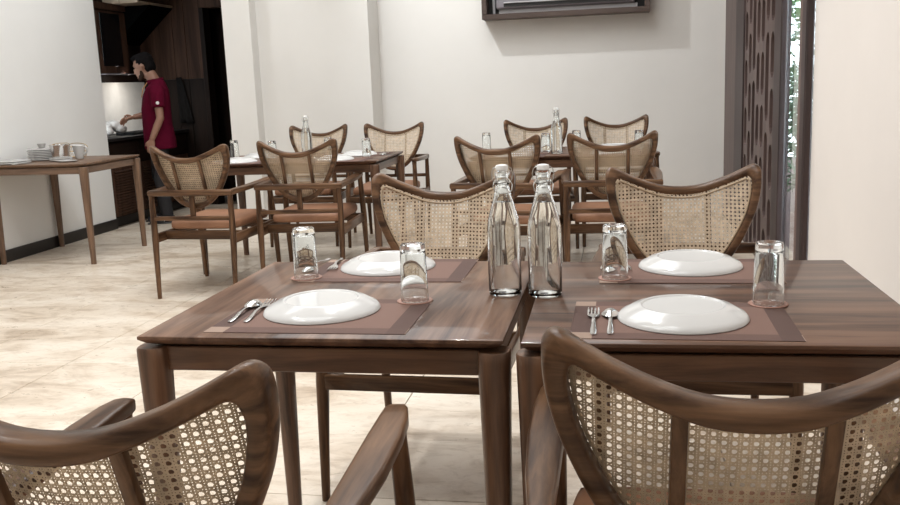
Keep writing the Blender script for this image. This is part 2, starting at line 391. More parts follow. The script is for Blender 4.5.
# outdoors, seen through the slit
struct('ground_outside', MB().box(1.2, 6, 2, 14, -.12, -.02), 'paving')
def shrub(loc, h, r, n, m, label, seed, lw=.035, ll=.11):
    rnd = random.Random(seed)
    root = tag(empty('shrub', loc), label, 'shrub', 'garden shrubs outside the window slit')
    st = MB()
    for k in range(6):
        a = rnd.uniform(0, 6.28); q = rnd.uniform(.3, .8) * r
        st.sweep([(0, 0, 0), (q * .3 * math.cos(a), q * .3 * math.sin(a), h * .4), (q * math.cos(a), q * math.sin(a), h * .85)], [.018, .012, .005], n=6)
    obj('stem', st, 'stem', root)
    lf = MB()
    for k in range(n):
        a = rnd.uniform(0, 6.28); zz = rnd.uniform(.08, 1) ** .8 * h; q = r * math.sqrt(rnd.random()) * (1 - .4 * (zz / h - .5) ** 2)
        p = Vector((q * math.cos(a), q * math.sin(a), zz))
        dr = Vector((rnd.uniform(-1, 1), rnd.uniform(-1, 1), rnd.uniform(-.6, .7))).normalized(); sd = dr.cross(Vector((rnd.uniform(-1, 1), rnd.uniform(-1, 1), rnd.uniform(-1, 1)))).normalized()
        up = dr.cross(sd); L, W = ll * rnd.uniform(.6, 1.3), lw * rnd.uniform(.6, 1.2)
        lf.add([p, p + dr * L * .5 + sd * W - up * .006, p + dr * L, p + dr * L * .5 - sd * W - up * .006, p + dr * L * .5 + up * .008], [(0, 1, 4), (1, 2, 4), (2, 3, 4), (3, 0, 4)])
    tag(obj('foliage', lf, m, root, 0), kind='stuff')
shrub((1.72, 8.9, -.02), 1.25, .34, 620, 'leaf2', 'low pale feathery shrub at the foot of the window slit view', 1, .014, .2)
shrub((1.95, 9.9, -.02), 2.9, .45, 520, 'leaf', 'tall green leafy shrub high in the window slit view', 2)
shrub((2.5, 11.5, -.02), 3.4, .7, 420, 'leaf2', 'pale hazy shrub farthest outside the window slit', 3)

# ================================================================== CHAIR
HTS = .938
def Yb(x, z): return -.072 * (1 - (x / .23) ** 2) + .33 * (.93 - z)
OUT = [(0, .863), (.06, .868), (.115, .885), (.165, .906), (.20, .924), (.222, .936), (.236, .938), (.247, .930), (.252, .915), (.252, .88), (.247, .84), (.234, .79), (.216, .745), (.197, .705), (.17, .657), (.14, .617), (.10, .58), (.055, .556), (0, .546)]
INN = [(0, .829), (.057, .834), (.109, .851), (.154, .870), (.184, .884), (.201, .892), (.209, .894), (.215, .890), (.218, .880), (.219, .865), (.215, .835), (.203, .788), (.186, .748), (.168, .712), (.143, .67), (.117, .637), (.085, .607), (.047, .588), (0, .58)]
def full(L): return L + [(-x, z) for x, z in L[-2:0:-1]]
def catmull(P, k=3):
    n = len(P); o = []
    for i in range(n):
        p0, p1, p2, p3 = P[i - 1], P[i], P[(i + 1) % n], P[(i + 2) % n]
        for j in range(k):
            s = j / k
            o.append(tuple(.5 * (2 * b_ + (c - a) * s + (2 * a - 5 * b_ + 4 * c - d) * s * s + (3 * b_ - a - 3 * c + d) * s ** 3) for a, b_, c, d in zip(p0, p1, p2, p3)))
    return o
def frame_mesh(nsec=16):
    mb = MB(); O, I = catmull(full(OUT)), catmull(full(INN)); n = len(O)
    for (ox, oz), (ix, iz) in zip(O, I):
        cx, cz, hx, hz = (ox + ix) / 2, (oz + iz) / 2, (ox - ix) / 2, (oz - iz) / 2
        for k in range(nsec):
            th = 2 * PI * k / nsec; cs, sn = math.cos(th), math.sin(th)
            a = math.copysign(abs(cs) ** .62, cs); b_ = math.copysign(abs(sn) ** .62, sn)
            mb.v.append((cx + hx * a, Yb(cx, cz) + .026 * b_, cz + hz * a))
    for i in range(n):
        for k in range(nsec):
            mb.f.append((i * nsec + k, i * nsec + (k + 1) % nsec, ((i + 1) % n) * nsec + (k + 1) % nsec, ((i + 1) % n) * nsec + k))
    return mb
def cane_mesh():
    I, O = catmull(full(INN)), catmull(full(OUT))
    poly = [(ix + (ox - ix) * .25, iz + (oz - iz) * .25) for (ix, iz), (ox, oz) in zip(I, O)]
    mb = MB(); p = .0125
    def ribbon(p0, dr, w, off):
        nx, nz = -dr[1], dr[0]; ts = []
        n = len(poly)
        for i in range(n):
            (ax, az), (bx, bz) = poly[i], poly[(i + 1) % n]
            da = (ax - p0[0]) * nx + (az - p0[1]) * nz; db = (bx - p0[0]) * nx + (bz - p0[1]) * nz
            if (da < 0) != (db < 0):
                s = da / (da - db); qx, qz = ax + (bx - ax) * s, az + (bz - az) * s
                ts.append((qx - p0[0]) * dr[0] + (qz - p0[1]) * dr[1])
        ts.sort()
        for a, b_ in zip(ts[::2], ts[1::2]):
            if b_ - a < .004: continue
            m = max(1, int((b_ - a) / .035) + 1); base = len(mb.v)
            for k in range(m + 1):
                s = a + (b_ - a) * k / m
                for sg in (-1, 1):
                    x, z = p0[0] + dr[0] * s + nx * w * sg, p0[1] + dr[1] * s + nz * w * sg
                    mb.v.append((x, Yb(x, z) + .0215 + off, z))
            for k in range(m): mb.f.append((base + 2 * k, base + 2 * k + 1, base + 2 * k + 3, base + 2 * k + 2))
    for i in range(-21, 22):
        for dlt in (-.0019, .0019):
            ribbon((i * p + dlt, .74), (0, 1), .00125, .0004)
            z = .74 + i * p + dlt
            ribbon((0, z), (1, 0), .00125, 0.0)
    q = math.sqrt(.5)
    for i in range(-40, 41):
        ribbon((i * p + p / 2, .74), (q, q), .00115, .0009); ribbon((i * p + p / 2, .74), (-q, q), .00115, -.0005)
    return mb
def cord_mesh():
    I = catmull(full(INN), 2); mb = MB(); n = len(I)
    cz0 = .74
    pts = [(x * .985, Yb(x, z) + .0235, cz0 + (z - cz0) * .985) for x, z in I]
    return mb.sweep(pts + [pts[0]], [.0028] * (n + 1), up=(0, 1, 0), n=6, cap=False)
def make_chair():
    r = empty('dining_chair')
    obj('back_frame', frame_mesh(), 'chair_x', r, 60)
    cp = obj('cane_panel', cane_mesh(), 'cane', r, 0); obj('edge_cord', cord_mesh(), 'cane_rim', cp)
    for s in (-1, 1):
        x = s * .082
        obj('back_slat', MB().sweep([(x * 1.06, Yb(x, z) - .009, z) for z in (.855, .80, .74, .68, .62, .578)], [(.0105, .008)] * 6, up=(0, 1, 0), n=10, e=3.5), 'chair_z', r)
        obj('leg', MB().sweep([(s * .254, -.045, 0), (s * .256, -.035, .18), (s * .258, -.022, .37), (s * .258, -.020, .52), (s * .258, -.022, .648)], [.0125, .0155, .0195, .0175, .0150], n=12, e=2.3, up=(0, 1, 0)), 'chair_z', r)
        obj('leg', MB().sweep([(s * .270, .615, 0), (s * .270, .600, .18), (s * .269, .582, .37), (s * .266, .565, .52), (s * .263, .553, .625), (s * .262, .550, .662)], [.0125, .0155, .0200, .0185, .0165, (.019, .017)], n=12, e=2.3, up=(0, 1, 0)), 'chair_z', r)
        obj('armrest', MB().sweep([(s * .259, -.018, .652), (s * .262, .06, .653), (s * .267, .18, .656), (s * .270, .32, .661), (s * .269, .44, .666), (s * .266, .52, .669), (s * .262, .556, .669), (s * .260, .573, .668), (s * .259, .580, .667)],
                                 [(.016, .017), (.017, .0165), (.025, .015), (.030, .0135), (.030, .013), (.026, .014), (.0215, .0145), (.016, .012), (.006, .005)], n=20, e=5.5), 'chair_y', r, 50)
        obj('seat_rail', MB().rbox(s * .262 - .011, s * .262 + .011, -.012, .590, .343, .400, .005), 'chair_y', r)
    obj('arm_rail', MB().sweep([(-.277, -.024, .652), (-.271, -.024, .652), (-.15, -.024, .652), (.15, -.024, .652), (.271, -.024, .652), (.277, -.024, .652)], [(.011, .013), (.015, .018), (.015, .019), (.015, .019), (.015, .018), (.011, .013)], n=14, e=3.2), 'chair_x', r, 50)
    obj('lower_rail', MB().rbox(-.250, .250, -.034, -.010, .484, .510, .005), 'chair_x', r)
    obj('back_strut', MB().rbox(-.016, .016, -.014, .006, .500, .640, .004), 'chair_z', r)
    obj('seat_rail', MB().rbox(-.258, .258, .578, .600, .347, .395, .005), 'chair_x', r)
    obj('seat_rail', MB().rbox(-.258, .258, .100, .124, .345, .402, .005), 'chair_x', r)
    cu = MB()
    nx, ny = 14, 14
    def cpt(u, v, top):
        su, sv = math.copysign(abs(u) ** 1.0, u), v
        ed = max(abs(u), abs(v)); k = max(0, 1 - ed ** 6)
        z = (.448 + .030 * k ** .5) if top else (.424 - .022 * k ** .5)
        taper = 1 - .05 * (1 - (v + 1) / 2)
        return (u * .240 * taper * (1 - .06 * abs(v) ** 6), .345 + v * .250 * (1 - .05 * abs(u) ** 6), z)
    for top in (1, 0):
        b0 = len(cu.v)
        for i in range(nx + 1):
            for j in range(ny + 1): 
                f = lambda q, n_: math.sin((q / n_ * 2 - 1) * PI / 2)
                cu.v.append(cpt(f(i, nx), f(j, ny), top))
        for i in range(nx):
            for j in range(ny):
                q = (b0 + i * (ny + 1) + j, b0 + (i + 1) * (ny + 1) + j, b0 + (i + 1) * (ny + 1) + j + 1, b0 + i * (ny + 1) + j + 1)
                cu.f.append(q if top else q[::-1])
    h = (nx + 1) * (ny + 1)
    rim = [i * (ny + 1) for i in range(nx + 1)] + [nx * (ny + 1) + j for j in range(1, ny + 1)] + [i * (ny + 1) + ny for i in range(nx - 1, -1, -1)] + [j for j in range(ny - 1, 0, -1)]
    for a, b_ in zip(rim, rim[1:] + rim[:1]): cu.f.append((a, b_, b_ + h, a + h))
    obj('seat_cushion', cu, 'tan', r, 60)
    return r
chair = make_chair(); cf = []
for (x, y, a, lab, g) in (
    (-.644, .930, 0.008, 'cane-back chair cut off by the left bottom corner of the photo, back turned', 'chairs at the two front tables'),
    (.157, 1.091, 0.014, 'largest cane-back chair, back turned, filling the right bottom corner', 'chairs at the two front tables'),
    (-.592, 3.096, 3.11, 'cane-back chair facing us behind the front table with the two bottles at its right', 'chairs at the two front tables'),
    (.213, 3.136, 3.15, 'cane-back chair facing us behind the right front table, beside the pierced screen', 'chairs at the two front tables'),
    (-2.531, 5.12, -.032, 'cane-back armchair with tan seat, back turned, standing in front of the man in maroon', 'chairs at the left rear table'),
    (-1.930, 5.345, .06, 'cane-back armchair with tan seat, back turned, right of the one before the man', 'chairs at the left rear table'),
    (-2.485, 7.468, 3.18, 'cane-back chair facing us behind the lone bottle of the left rear table', 'chairs at the left rear table'),
    (-1.814, 7.412, 3.17, 'cane-back chair facing us at the wall corner, right end of the left rear table', 'chairs at the left rear table'),
    (-.675, 5.165, -.13, 'cane-back chair, back turned, at the left end of the right rear table', 'chairs at the right rear table'),
    (-.027, 5.20, .031, 'cane-back chair, back turned, at the right end of the right rear table', 'chairs at the right rear table'),
    (-.632, 7.268, 3.26, 'cane-back chair facing us against the back wall behind the right rear table bottle', 'chairs at the right rear table'),
    (-.008, 7.388, 3.195, 'cane-back chair facing us farthest right against the back wall', 'chairs at the right rear table')):
    place(chair, cf, (x, y, 0), a, lab, 'chair', g)

# ================================================================== TABLES
TZ = .7625
def make_table(w_, d_, topm, pre='table', name='dining_table', insa=.020):
    r = empty(name); hw, hd = w_ / 2, d_ / 2; L = [(0, TZ - .003), (.002, TZ), ]
    mb = MB()
    rings = [(.004, TZ), (0, TZ - .002), (0, TZ - .008), (.012, TZ - .018), (.034, TZ - .0275)]
    for ins, z in rings: mb.v += [(-hw + ins, -hd + ins, z), (hw - ins, -hd + ins, z), (hw - ins, hd - ins, z), (-hw + ins, hd - ins, z)]
    for i in range(len(rings) - 1):
        for k in range(4): mb.f.append((i * 4 + k, i * 4 + (k + 1) % 4, i * 4 + 4 + (k + 1) % 4, i * 4 + 4 + k))
    mb.f.append((0, 1, 2, 3)); n = len(mb.v); mb.f.append((n - 1, n - 2, n - 3, n - 4))
    obj('tabletop', mb, topm, r, 30)
    for sx in (-1, 1):
        for sy in (-1, 1):
            x, y = sx * (hw - insa), sy * (hd - insa - .008)
            obj('leg', MB().sweep([(x, y, 0), (x, y, .25), (x, y, .55), (x, y, .715), (x, y, .731), (x, y, .735)], [.0185, .0230, .0285, .0325, .0325, .030], n=16, e=2.7, up=(0, 1, 0)), pre + '_z', r)
    for sy in (-1, 1):
        y = sy * (hd - .034); obj('apron', MB().rbox(-hw + insa, hw - insa, y - .011, y + .011, .684, .7345, .002, 1), pre + '_x', r, 0)
    for sx in (-1, 1):
        x = sx * (hw - .030); obj('apron', MB().rbox(x - .011, x + .011, -hd + .05, hd - .05, .684, .7345, .002, 1), pre + '_y', r, 0)
    return r
W1, D1 = .743, .763
t1 = tag(make_table(W1, D1, 'top_y'), 'left of the two dark wooden tables in front, its top wholly in view', 'table', 'front dining tables'); t1.location = (-.956 + W1 / 2, 1.636 + D1 / 2, 0)
t2 = tag(make_table(W1, D1, 'top_x'), 'right of the two dark wooden tables in front, running out of frame', 'table', 'front dining tables'); t2.location = (-.181 + W1 / 2, 1.626 + D1 / 2, 0); t2.rotation_euler = (0, 0, .010)
t3 = tag(make_table(1.29, .77, 'top_x'), 'dark wooden table at left rear with four chairs, in front of the pillar', 'table', 'rear dining tables'); t3.location = (-1.545 - .645, 5.78 + .385, 0)
t4 = tag(make_table(1.16, .77, 'top_x'), 'dark wooden table at right rear with four chairs, below the wall box', 'table', 'rear dining tables'); t4.location = (-.935 + .58, 5.80 + .385, 0)
t5 = tag(make_table(.80, .82, 'side_x', 'side', 'side_table'), 'brown wooden table against the left wall carrying stacked crockery', 'table'); t5.location = (-4.68 + .40, 6.155 + .41, 0)

# ================================================================== TABLEWARE
TS = TZ
mt = 'placemat'
matp = obj(mt, MB().rbox(-.21, .21, -.1425, .1425, 0, .0016, .0006, 1), 'mat', None, 0); mf = []
MZ = TS + .0016
def plate_mesh(r=.127, k=1.0):
    return MB().lathe([(0, .0246), (.060, .0249), (.0775, .0253), (.0795, .0280), (.083, .0284), (.0865, .0262), (.100, .0225), (.113, .0145), (.1215, .0105), (.126, .0050), (.127, .0018), (.1255, .0003), (.121, .0040), (.110, .0095), (.096, .0180), (.082, .0225), (.06, .0195), (0, .0190)], 56)
platep = obj('dinner_plate', plate_mesh(), 'porcelain', None, 50); pf = []
def glass_mesh(H=.127, rb=.0315, rt=.0275):
    w_ = .0022
    return MB().lathe([(rb - w_, 0), (rb - .0008, .0), (rb, .001), (rt + .0005, H - .012), (rt, H - .004), (rt - .003, H), (0, H - .0012), ][::1] + [], 32)
def tumbler():
    H, rb, rt, w_ = .128, .0315, .0280, .0021
    prof = [(0, H - .0035), (rt - .008, H - .003), (rt - .004, H), (rt - .0008, H - .002), (rt, H - .006), (rb, .0012), (rb - .001, 0), (rb - w_, .001), (rt - w_ + .0004, H - .022), (rt - w_ - .004, H - .017), (0, H - .016)]
    return MB().lathe(prof, 40)
glassp = obj('drinking_glass', tumbler(), 'glass', None, 40); gf = []
coastp = obj('coaster', MB().lathe([(0, 0), (.0395, 0), (.040, .0006), (.040, .0014), (.0395, .002), (0, .002)], 40), 'coaster', None, 40); kf = []
# fork and spoon, lying along +y (head at +y), handle end near the origin
def handle(mb, L, w0=.0062, w1=.0034):
    pts = [(0, 0, .0022), (0, .008, .0024), (0, .03, .003), (0, L * .55, .0075), (0, L * .8, .0085), (0, L, .0065)]
    return mb.sweep(pts, [(w0 * .5, .0008), (w0, .0013), (w0 * .95, .0013), (w1 * 1.1, .0012), (w1, .0012), (w1 * 1.2, .0011)], n=10, e=2.6)
def make_fork():
    r = empty('fork'); L = .115
    obj('handle', handle(MB(), L), 'steel', r)
    mb = MB()
    mb.sweep([(0, L - .002, .0066), (0, L + .012, .0052), (0, L + .026, .0042), (0, L + .030, .0040)], [(.004, .0011), (.010, .0010), (.0125, .0009), (.0125, .0008)], n=10, e=3)
    obj('fork_head', mb, 'steel', r)
    for k in range(4):
        x = (k - 1.5) * .0068
        obj('tine', MB().sweep([(x, L + .027, .0041), (x, L + .045, .0042), (x, L + .062, .0060), (x, L + .070, .0075)], [(.0022, .0008), (.0019, .0008), (.0015, .0007), (.0006, .0004)], n=8), 'steel', r)
    return r
def make_spoon():
    r = empty('spoon'); L = .115
    obj('handle', handle(MB(), L), 'steel', r)
    mb = MB(); n1, n2 = 14, 10
    for s in (0, 1):
        b0 = len(mb.v)
        for i in range(n1 + 1):
            u = i / n1; y = L - .003 + .062 * u; hw_ = .0195 * math.sin(PI * min(1, u * .92 + .08)) ** .7 * (0.8 + .2 * u) + .0012
            for j in range(n2 + 1):
                v = (j / n2 * 2 - 1); dep = .0105 * math.sin(PI * u) ** .6 * (1 - v * v)
                mb.v.append((hw_ * v, y, .0035 + dep - s * .0010 + .003 * (1 - u)))
        for i in range(n1):
            for j in range(n2):
                q = (b0 + i * (n2 + 1) + j, b0 + (i + 1) * (n2 + 1) + j, b0 + (i + 1) * (n2 + 1) + j + 1, b0 + i * (n2 + 1) + j + 1)
                mb.f.append(q if s else q[::-1])
    obj('spoon_bowl', mb, 'steel', r)
    return r
forkp, spoonp = make_fork(), make_spoon(); ff, sf = [], []
GP = {'m': 'woven brown placemats', 'p': 'upturned white plates', 'g': 'upturned clear glasses', 'c': 'terracotta coasters', 'f': 'forks', 's': 'spoons'}
# (mat centre, plate centre, glass, fork, spoon (x, y, angle)), where
settings = [
    ((-.616, 1.807, 0), (-.633, 1.846), (-.446, 1.935), (-.765, 1.735, .06), (-.800, 1.735, .03), 'at the near side of the left front table'),
    ((-.583, 2.276, 0), (-.602, 2.315), (-.783, 2.178), (-.766, 2.43, 3.28), (-.80, 2.425, 3.05), 'at the far side of the left front table'),
    ((.120, 1.790, -.01), (.125, 1.802), (.305, 1.918), (-.046, 1.668, .02), (-.015, 1.672, .0), 'at the near side of the right front table'),
    ((.168, 2.262, -.01), (.178, 2.308), (-.007, 2.170), (.012, 2.42, 3.2), (-.022, 2.42, 3.12), 'at the far side of the right front table'),
    ((-2.55, 5.87, 0), (-2.55, 5.90), (-2.36, 6.05), (-2.71, 5.83, 0), (-2.74, 5.83, 0), 'at the near side, left seat of the left rear table'),
    ((-1.83, 5.87, 0), (-1.86, 5.90), (-1.68, 6.04), (-1.99, 5.83, 0), (-2.02, 5.83, 0), 'at the near side, right seat of the left rear table'),
    ((-2.55, 6.31, 0), (-2.55, 6.30), (-2.73, 6.26), (-2.39, 6.37, 3.14), (-2.36, 6.37, 3.14), 'at the far side, left seat of the left rear table'),
    ((-1.80, 6.31, 0), (-1.80, 6.28), (-2.02, 6.26), (-1.64, 6.37, 3.14), (-1.61, 6.37, 3.14), 'at the far side, right seat of the left rear table'),
    ((-.66, 5.85, 0), (-.66, 5.88), (-.46, 6.02), (-.83, 5.81, 0), (-.86, 5.81, 0), 'at the near side, left seat of the right rear table'),
    ((-.04, 5.85, 0), (-.04, 5.88), (.14, 6.04), (-.21, 5.81, 0), (-.24, 5.81, 0), 'at the near side, right seat of the right rear table'),
    ((-.63, 6.29, 0), (-.63, 6.27), (-.885, 6.26), (-.47, 6.35, 3.14), (-.44, 6.35, 3.14), 'at the far side, left seat of the right rear table'),
    ((-.02, 6.29, 0), (-.02, 6.27), (-.27, 6.24), (.14, 6.35, 3.14), (.17, 6.35, 3.14), 'at the far side, right seat of the right rear table')]
for (mx, my, ma), (px, py), (gx, gy), fk, sp, wh in settings:
    place(matp, mf, (mx, my, TS), ma, 'woven brown placemat ' + wh, 'placemat', GP['m'])
    place(platep, pf, (px, py, MZ), 0, 'upturned white plate ' + wh, 'plate', GP['p'])
    place(coastp, kf, (gx, gy, MZ), random.uniform(-1, 1), 'round terracotta coaster ' + wh, 'coaster', GP['c'])
    place(glassp, gf, (gx, gy, MZ + .002), random.uniform(0, 3), 'upturned clear glass tumbler ' + wh, 'glass', GP['g'])
    place(forkp, ff, (fk[0], fk[1], MZ), fk[2], 'steel fork ' + wh, 'fork', GP['f'])
    place(spoonp, sf, (sp[0], sp[1], MZ), sp[2], 'steel spoon ' + wh, 'spoon', GP['s'])

def make_bottle(cap='ceramic', gasket='gasket'):
    r = empty('swing_top_bottle')
    outer = [(0, .002), (.026, .0008), (.032, 0), (.0362, .003), (.0375, .009), (.0375, .150), (.0370, .163), (.0345, .178), (.0275, .204), (.0205, .228), (.0165, .246), (.0155, .256), (.0175, .259), (.0182, .263), (.0170, .267), (.0150, .270), (.0150, .276), (.0168, .279), (.0168, .284), (.0150, .287)]
    inner = [(.0105, .287), (.0108, .25), (.0130, .245), (.0172, .228), (.0243, .204), (.0315, .178), (.0340, .163), (.0346, .150), (.0346, .014), (.032, .009), (.02, .0075), (0, .009)]
    obj('bottle_body', MB().lathe(outer + inner, 40), 'glass', r, 40)
    obj('water', MB().lathe([(0, .0095), (.02, .008), (.0318, .0095), (.0344, .0143), (.0344, .150), (.0338, .163), (.0313, .178), (.0241, .204), (.0200, .217), (0, .217)], 40), 'water', r, 40)
    st = obj('stopper', MB().lathe([(0, .2885), (.0125, .2885), (.0140, .290), (.0140, .297), (.0128, .3005), (.006, .302), (0, .302)], 28), cap, r, 40)
    obj('gasket', MB().lathe([(0, .2835), (.0095, .2835), (.0118, .2872), (.0118, .2885), (0, .2885)], 24), gasket, st)
    w1 = MB()
    for s in (-1, 1):
        w1.sweep([(s * .0175, 0, .2615), (s * .022, 0, .268), (s * .0235, 0, .280), (s * .021, 0, .292), (s * .015, 0, .2965), (s * .0138, 0, .2965)], [.0011] * 6, n=6, up=(0, 1, 0))
    ring = [(.0186 * math.cos(2 * PI * k / 24), .0186 * math.sin(2 * PI * k / 24), .2625) for k in range(25)]
    w1.sweep(ring, [.0011] * 25, n=6, cap=False)
    w1.sweep([(-.0186, 0, .2625), (-.0215, -.006, .256), (-.0195, -.012, .243), (-.008, -.0215, .238), (.008, -.0215, .238), (.0195, -.012, .243), (.0215, -.006, .256), (.0186, 0, .2625)], [.0011] * 8, n=6)
    obj('wire_bail', w1, 'wire', r)
    return r
b1 = make_bottle('ceramic', 'glass'); b2 = make_bottle()
tag(b1, 'left clear swing-top water bottle by the gap of the front tables, pale stopper', 'bottle', 'swing-top water bottles'); b1.location = (-.252, 2.012, TS); b1.scale = (1, 1, .975); b1.rotation_euler = (0, 0, .25)
tag(b2, 'clear swing-top water bottle with white stopper and orange seal on the front table', 'bottle', 'swing-top water bottles'); b2.location = (-.160, 2.000, TS); b2.scale = (1, 1, .975); b2.rotation_euler = (0, 0, .1)
b3 = copy_tree(b1); b3.location = (-2.13, 6.12, TS); tag(b3, 'clear swing-top bottle standing on the left rear table')
b4 = copy_tree(b1); b4.location = (-.385, 5.97, TS); tag(b4, 'clear swing-top bottle standing on the right rear table')

# ------------------------------------------------------------------ side table crockery
S = TZ
def sp_(name, mb, m, loc, label, cat, group=None, smooth=40):
    o = obj(name, mb, m, None, smooth); o.location = loc; return tag(o, label, cat, group)
def flat_plate(r): return MB().lathe([(0, .004), (r * .55, .003), (r * .6, 0), (r * .66, 0), (r * .70, .003), (r * .97, .0070), (r, .0080), (r * 1.005, .0115), (r, .0150), (r * .97, .0155), (r * .68, .008), (0, .0075)], 40)
fpp = obj('side_plate', flat_plate(.126), 'porcelain', None, 50); fpf = []
names = ['lowest', 'second lowest', 'third from the bottom', 'fourth from the bottom', 'fifth from the bottom', 'sixth from the bottom', 'topmost']
SX, SY = -4.505, 6.63
for k in range(7):
    place(fpp, fpf, (SX + random.uniform(-.003, .003), SY + random.uniform(-.003, .003), S + k * .0128), 0, names[k] + ' white plate in the tall stack on the side table', 'plate', 'stacked plates on the side table')
for k in range(2):
    place(fpp, fpf, (-4.553, 6.30, S + k * .0128), 0, ('lower' if k == 0 else 'upper') + ' white plate of the low pair at the left edge of the photo', 'plate', 'plates at the side table corner')
sp_('small_bowl', MB().lathe([(0, .002), (.02, 0), (.024, .004), (.033, .034), (.034, .036), (.0315, .036), (.023, .008), (0, .006)], 28), 'steel_d', (SX - .02, SY, S + 7 * .0128 + .004), 'small dull metal bowl on top of the plate stack', 'bowl')
for k in range(2):
    sp_('saucer', flat_plate(.085), 'porcelain', (-4.275, 6.49, S + k * .011), ('lower' if k == 0 else 'upper') + ' white saucer under the steel bucket', 'saucer', 'saucers under the bucket')
BK = 1.12
bk = tag(empty('steel_bucket', (-4.275, 6.49, S + .011 + .0157)), 'small shiny steel bucket standing on saucers on the side table', 'bucket')
bk.scale = (BK, BK, 1.05)
obj('bucket_body', MB().lathe([(0, .001), (.05, 0), (.054, .003), (.068, .088), (.0695, .092), (.072, .093), (.072, .096), (.067, .096), (.0655, .09), (.052, .006), (0, .004)], 36), 'steel', bk)
obj('bucket_handle', MB().sweep([(-.07, 0, .085), (-.062, .02, .098), (-.03, .045, .103), (.03, .045, .103), (.062, .02, .098), (.07, 0, .085)], [.0022] * 6, n=8), 'gold', bk)
cpx = tag(empty('white_cup', (-4.195, 6.62, S)), 'white cup with a side handle right of the steel bucket', 'cup')
cpx.scale = (1.12, 1.12, 1.1)
obj('cup_body', MB().lathe([(0, .003), (.022, 0), (.026, .003), (.03, .02), (.039, .075), (.043, .098), (.0415, .1), (.039, .097), (.027, .02), (0, .008)], 32), 'porcelain', cpx)
obj('cup_handle', MB().sweep([(.036, 0, .084), (.052, 0, .088), (.064, 0, .075), (.062, 0, .055), (.048, 0, .038), (.031, 0, .034)], [.0065] * 6, up=(0, 1, 0), n=8), 'porcelain', cpx)
sp_('oval_dish', MB().lathe([(0, .002), (.05, 0), (.075, .008), (.078, .011), (.074, .011), (.05, .004), (0, .004)], 32).xf(lambda p: Vector((p.x * 1.1, p.y * .7, p.z))), 'porcelain', (-4.14, 6.36, S), 'flat white dish at the front corner of the side table', 'dish')
lid = tag(empty('wire_basket', (-4.375, 6.88, S)), 'brass wire basket with arched handle behind the white cup', 'basket')
lid.scale = (1.0, .8, .95)
wb = MB()
for z, rr_ in ((.004, .07), (.05, .085), (.09, .092)):
    wb.sweep([(rr_ * math.cos(2 * PI * k / 28), rr_ * .7 * math.sin(2 * PI * k / 28), z) for k in range(29)], [.0022] * 29, n=6, cap=False)
for k in range(14):
    a = 2 * PI * k / 14; wb.sweep([(q * math.cos(a), q * .7 * math.sin(a), z) for z, q in ((.004, .07), (.05, .085), (.09, .092))], [.0016] * 3, n=5)
obj('wire_bowl', wb, 'gold', lid)
obj('handle', MB().sweep([(-.09 * math.cos(PI * k / 10), 0, .09 + .030 * math.sin(PI * k / 10)) for k in range(11)], [.003] * 11, up=(0, 1, 0), n=8), 'gold', lid)
sx_ = copy_tree(spoonp); sx_.location = (-4.33, 6.24, S); sx_.rotation_euler = (0, 0, 1.9); tag(sx_, 'steel spoon lying in front of the plate stack on the side table', 'spoon', 'forks and spoons on the side table')

# ================================================================== WALL BOX with unit above the rear tables
wbx = tag(empty('wall_box', (-.44, YB, 1.775)), 'open dark wooden box fixed high on the back wall, cut by the top edge', 'cabinet')
bw, bd, bh, th = .725, .20, .46, .045
for nm, q in (('bottom_board', (-bw, bw, -bd, 0, 0, th)), ('top_board', (-bw, bw, -bd, 0, bh - th, bh)), ('side_board', (-bw, -bw + th, -bd, 0, th, bh - th)), ('side_board', (bw - th, bw, -bd, 0, th, bh - th))):
    obj(nm, MB().rbox(*q, .003, 1), 'boxwood', wbx, 0)
obj('back_panel', MB().box(-bw + th, bw - th, -.012, 0, th, bh - th), 'black', wbx, 0)
ac = tag(empty('air_conditioner', (-.44, YB - .012, 1.775 + th)), 'grey air conditioner with dark vent inside the wall box', 'air conditioner')
obj('body', MB().rbox(-.60, .60, -.165, 0, .04, .36, .02, 3), 'ac_body', ac)
obj('vent', MB().box(-.53, .56, -.172, -.15, .058, .082), 'black', ac, 0)
obj('flap', MB().rbox(-.53, .56, -.185, -.160, .086, .096, .003, 1), 'ac_trim', ac)
obj('base_rail', MB().rbox(-.58, .62, -.12, -.02, 0, .04, .004, 1), 'ac_trim', ac)
obj('pipe', MB().sweep([(-.63, -.06, .0), (-.63, -.06, .18), (-.60, -.06, .22)], [.014] * 3, up=(0, 1, 0), n=10), 'ac_trim', ac)

# ================================================================== KITCHEN
kc = tag(empty('kitchen_counter', (-5.03, 8.78, 0)), 'dark kitchen counter with louvred doors beside the man', 'counter')
obj('carcass', MB().box(-.168, .285, -.85, .80, .09, .82), 'dark_z', kc, 0)
obj('plinth', MB().box(-.168, .26, -.85, .80, 0, .09), 'base', kc, 0)
obj('worktop', MB().rbox(-.168, .325, -.86, .81, .82, .852, .004, 1), 'black', kc, 0)
for k, (ya, yb) in enumerate(((-.83, -.30), (-.29, .24), (.25, .78))):
    dr = obj('door', MB().rbox(.285, .303, ya, yb, .10, .585, .003, 1), 'cabwood', kc, 0)
    dw = MB().rbox(.285, .305, ya, yb, .595, .80, .003, 1); obj('drawer', dw, 'dark_y', kc, 0)
    for i in range(16):
        z = .135 + i * .0262
        mbx = MB().box(-.009, .009, ya + .045, yb - .045, -.0035, .0035).xf(lambda p, z=z: Vector((.307 + p.x * .8 + p.z * .6, p.y, z - p.x * .75 + p.z)))
        obj('louvre_slat', mbx, 'cabwood', dr, 0)
splash = tag(obj('backsplash', MB().rbox(-5.20, -5.185, 8.06, 9.59, .855, 1.385, .003, 1), 'splash', None, 0), 'bright white backsplash panel behind the kitchen counter', 'backsplash')
uc = tag(empty('wall_cabinet', (-5.19, 8.78, 1.47)), 'dark wall cabinet with black glass door over the kitchen counter', 'cabinet')
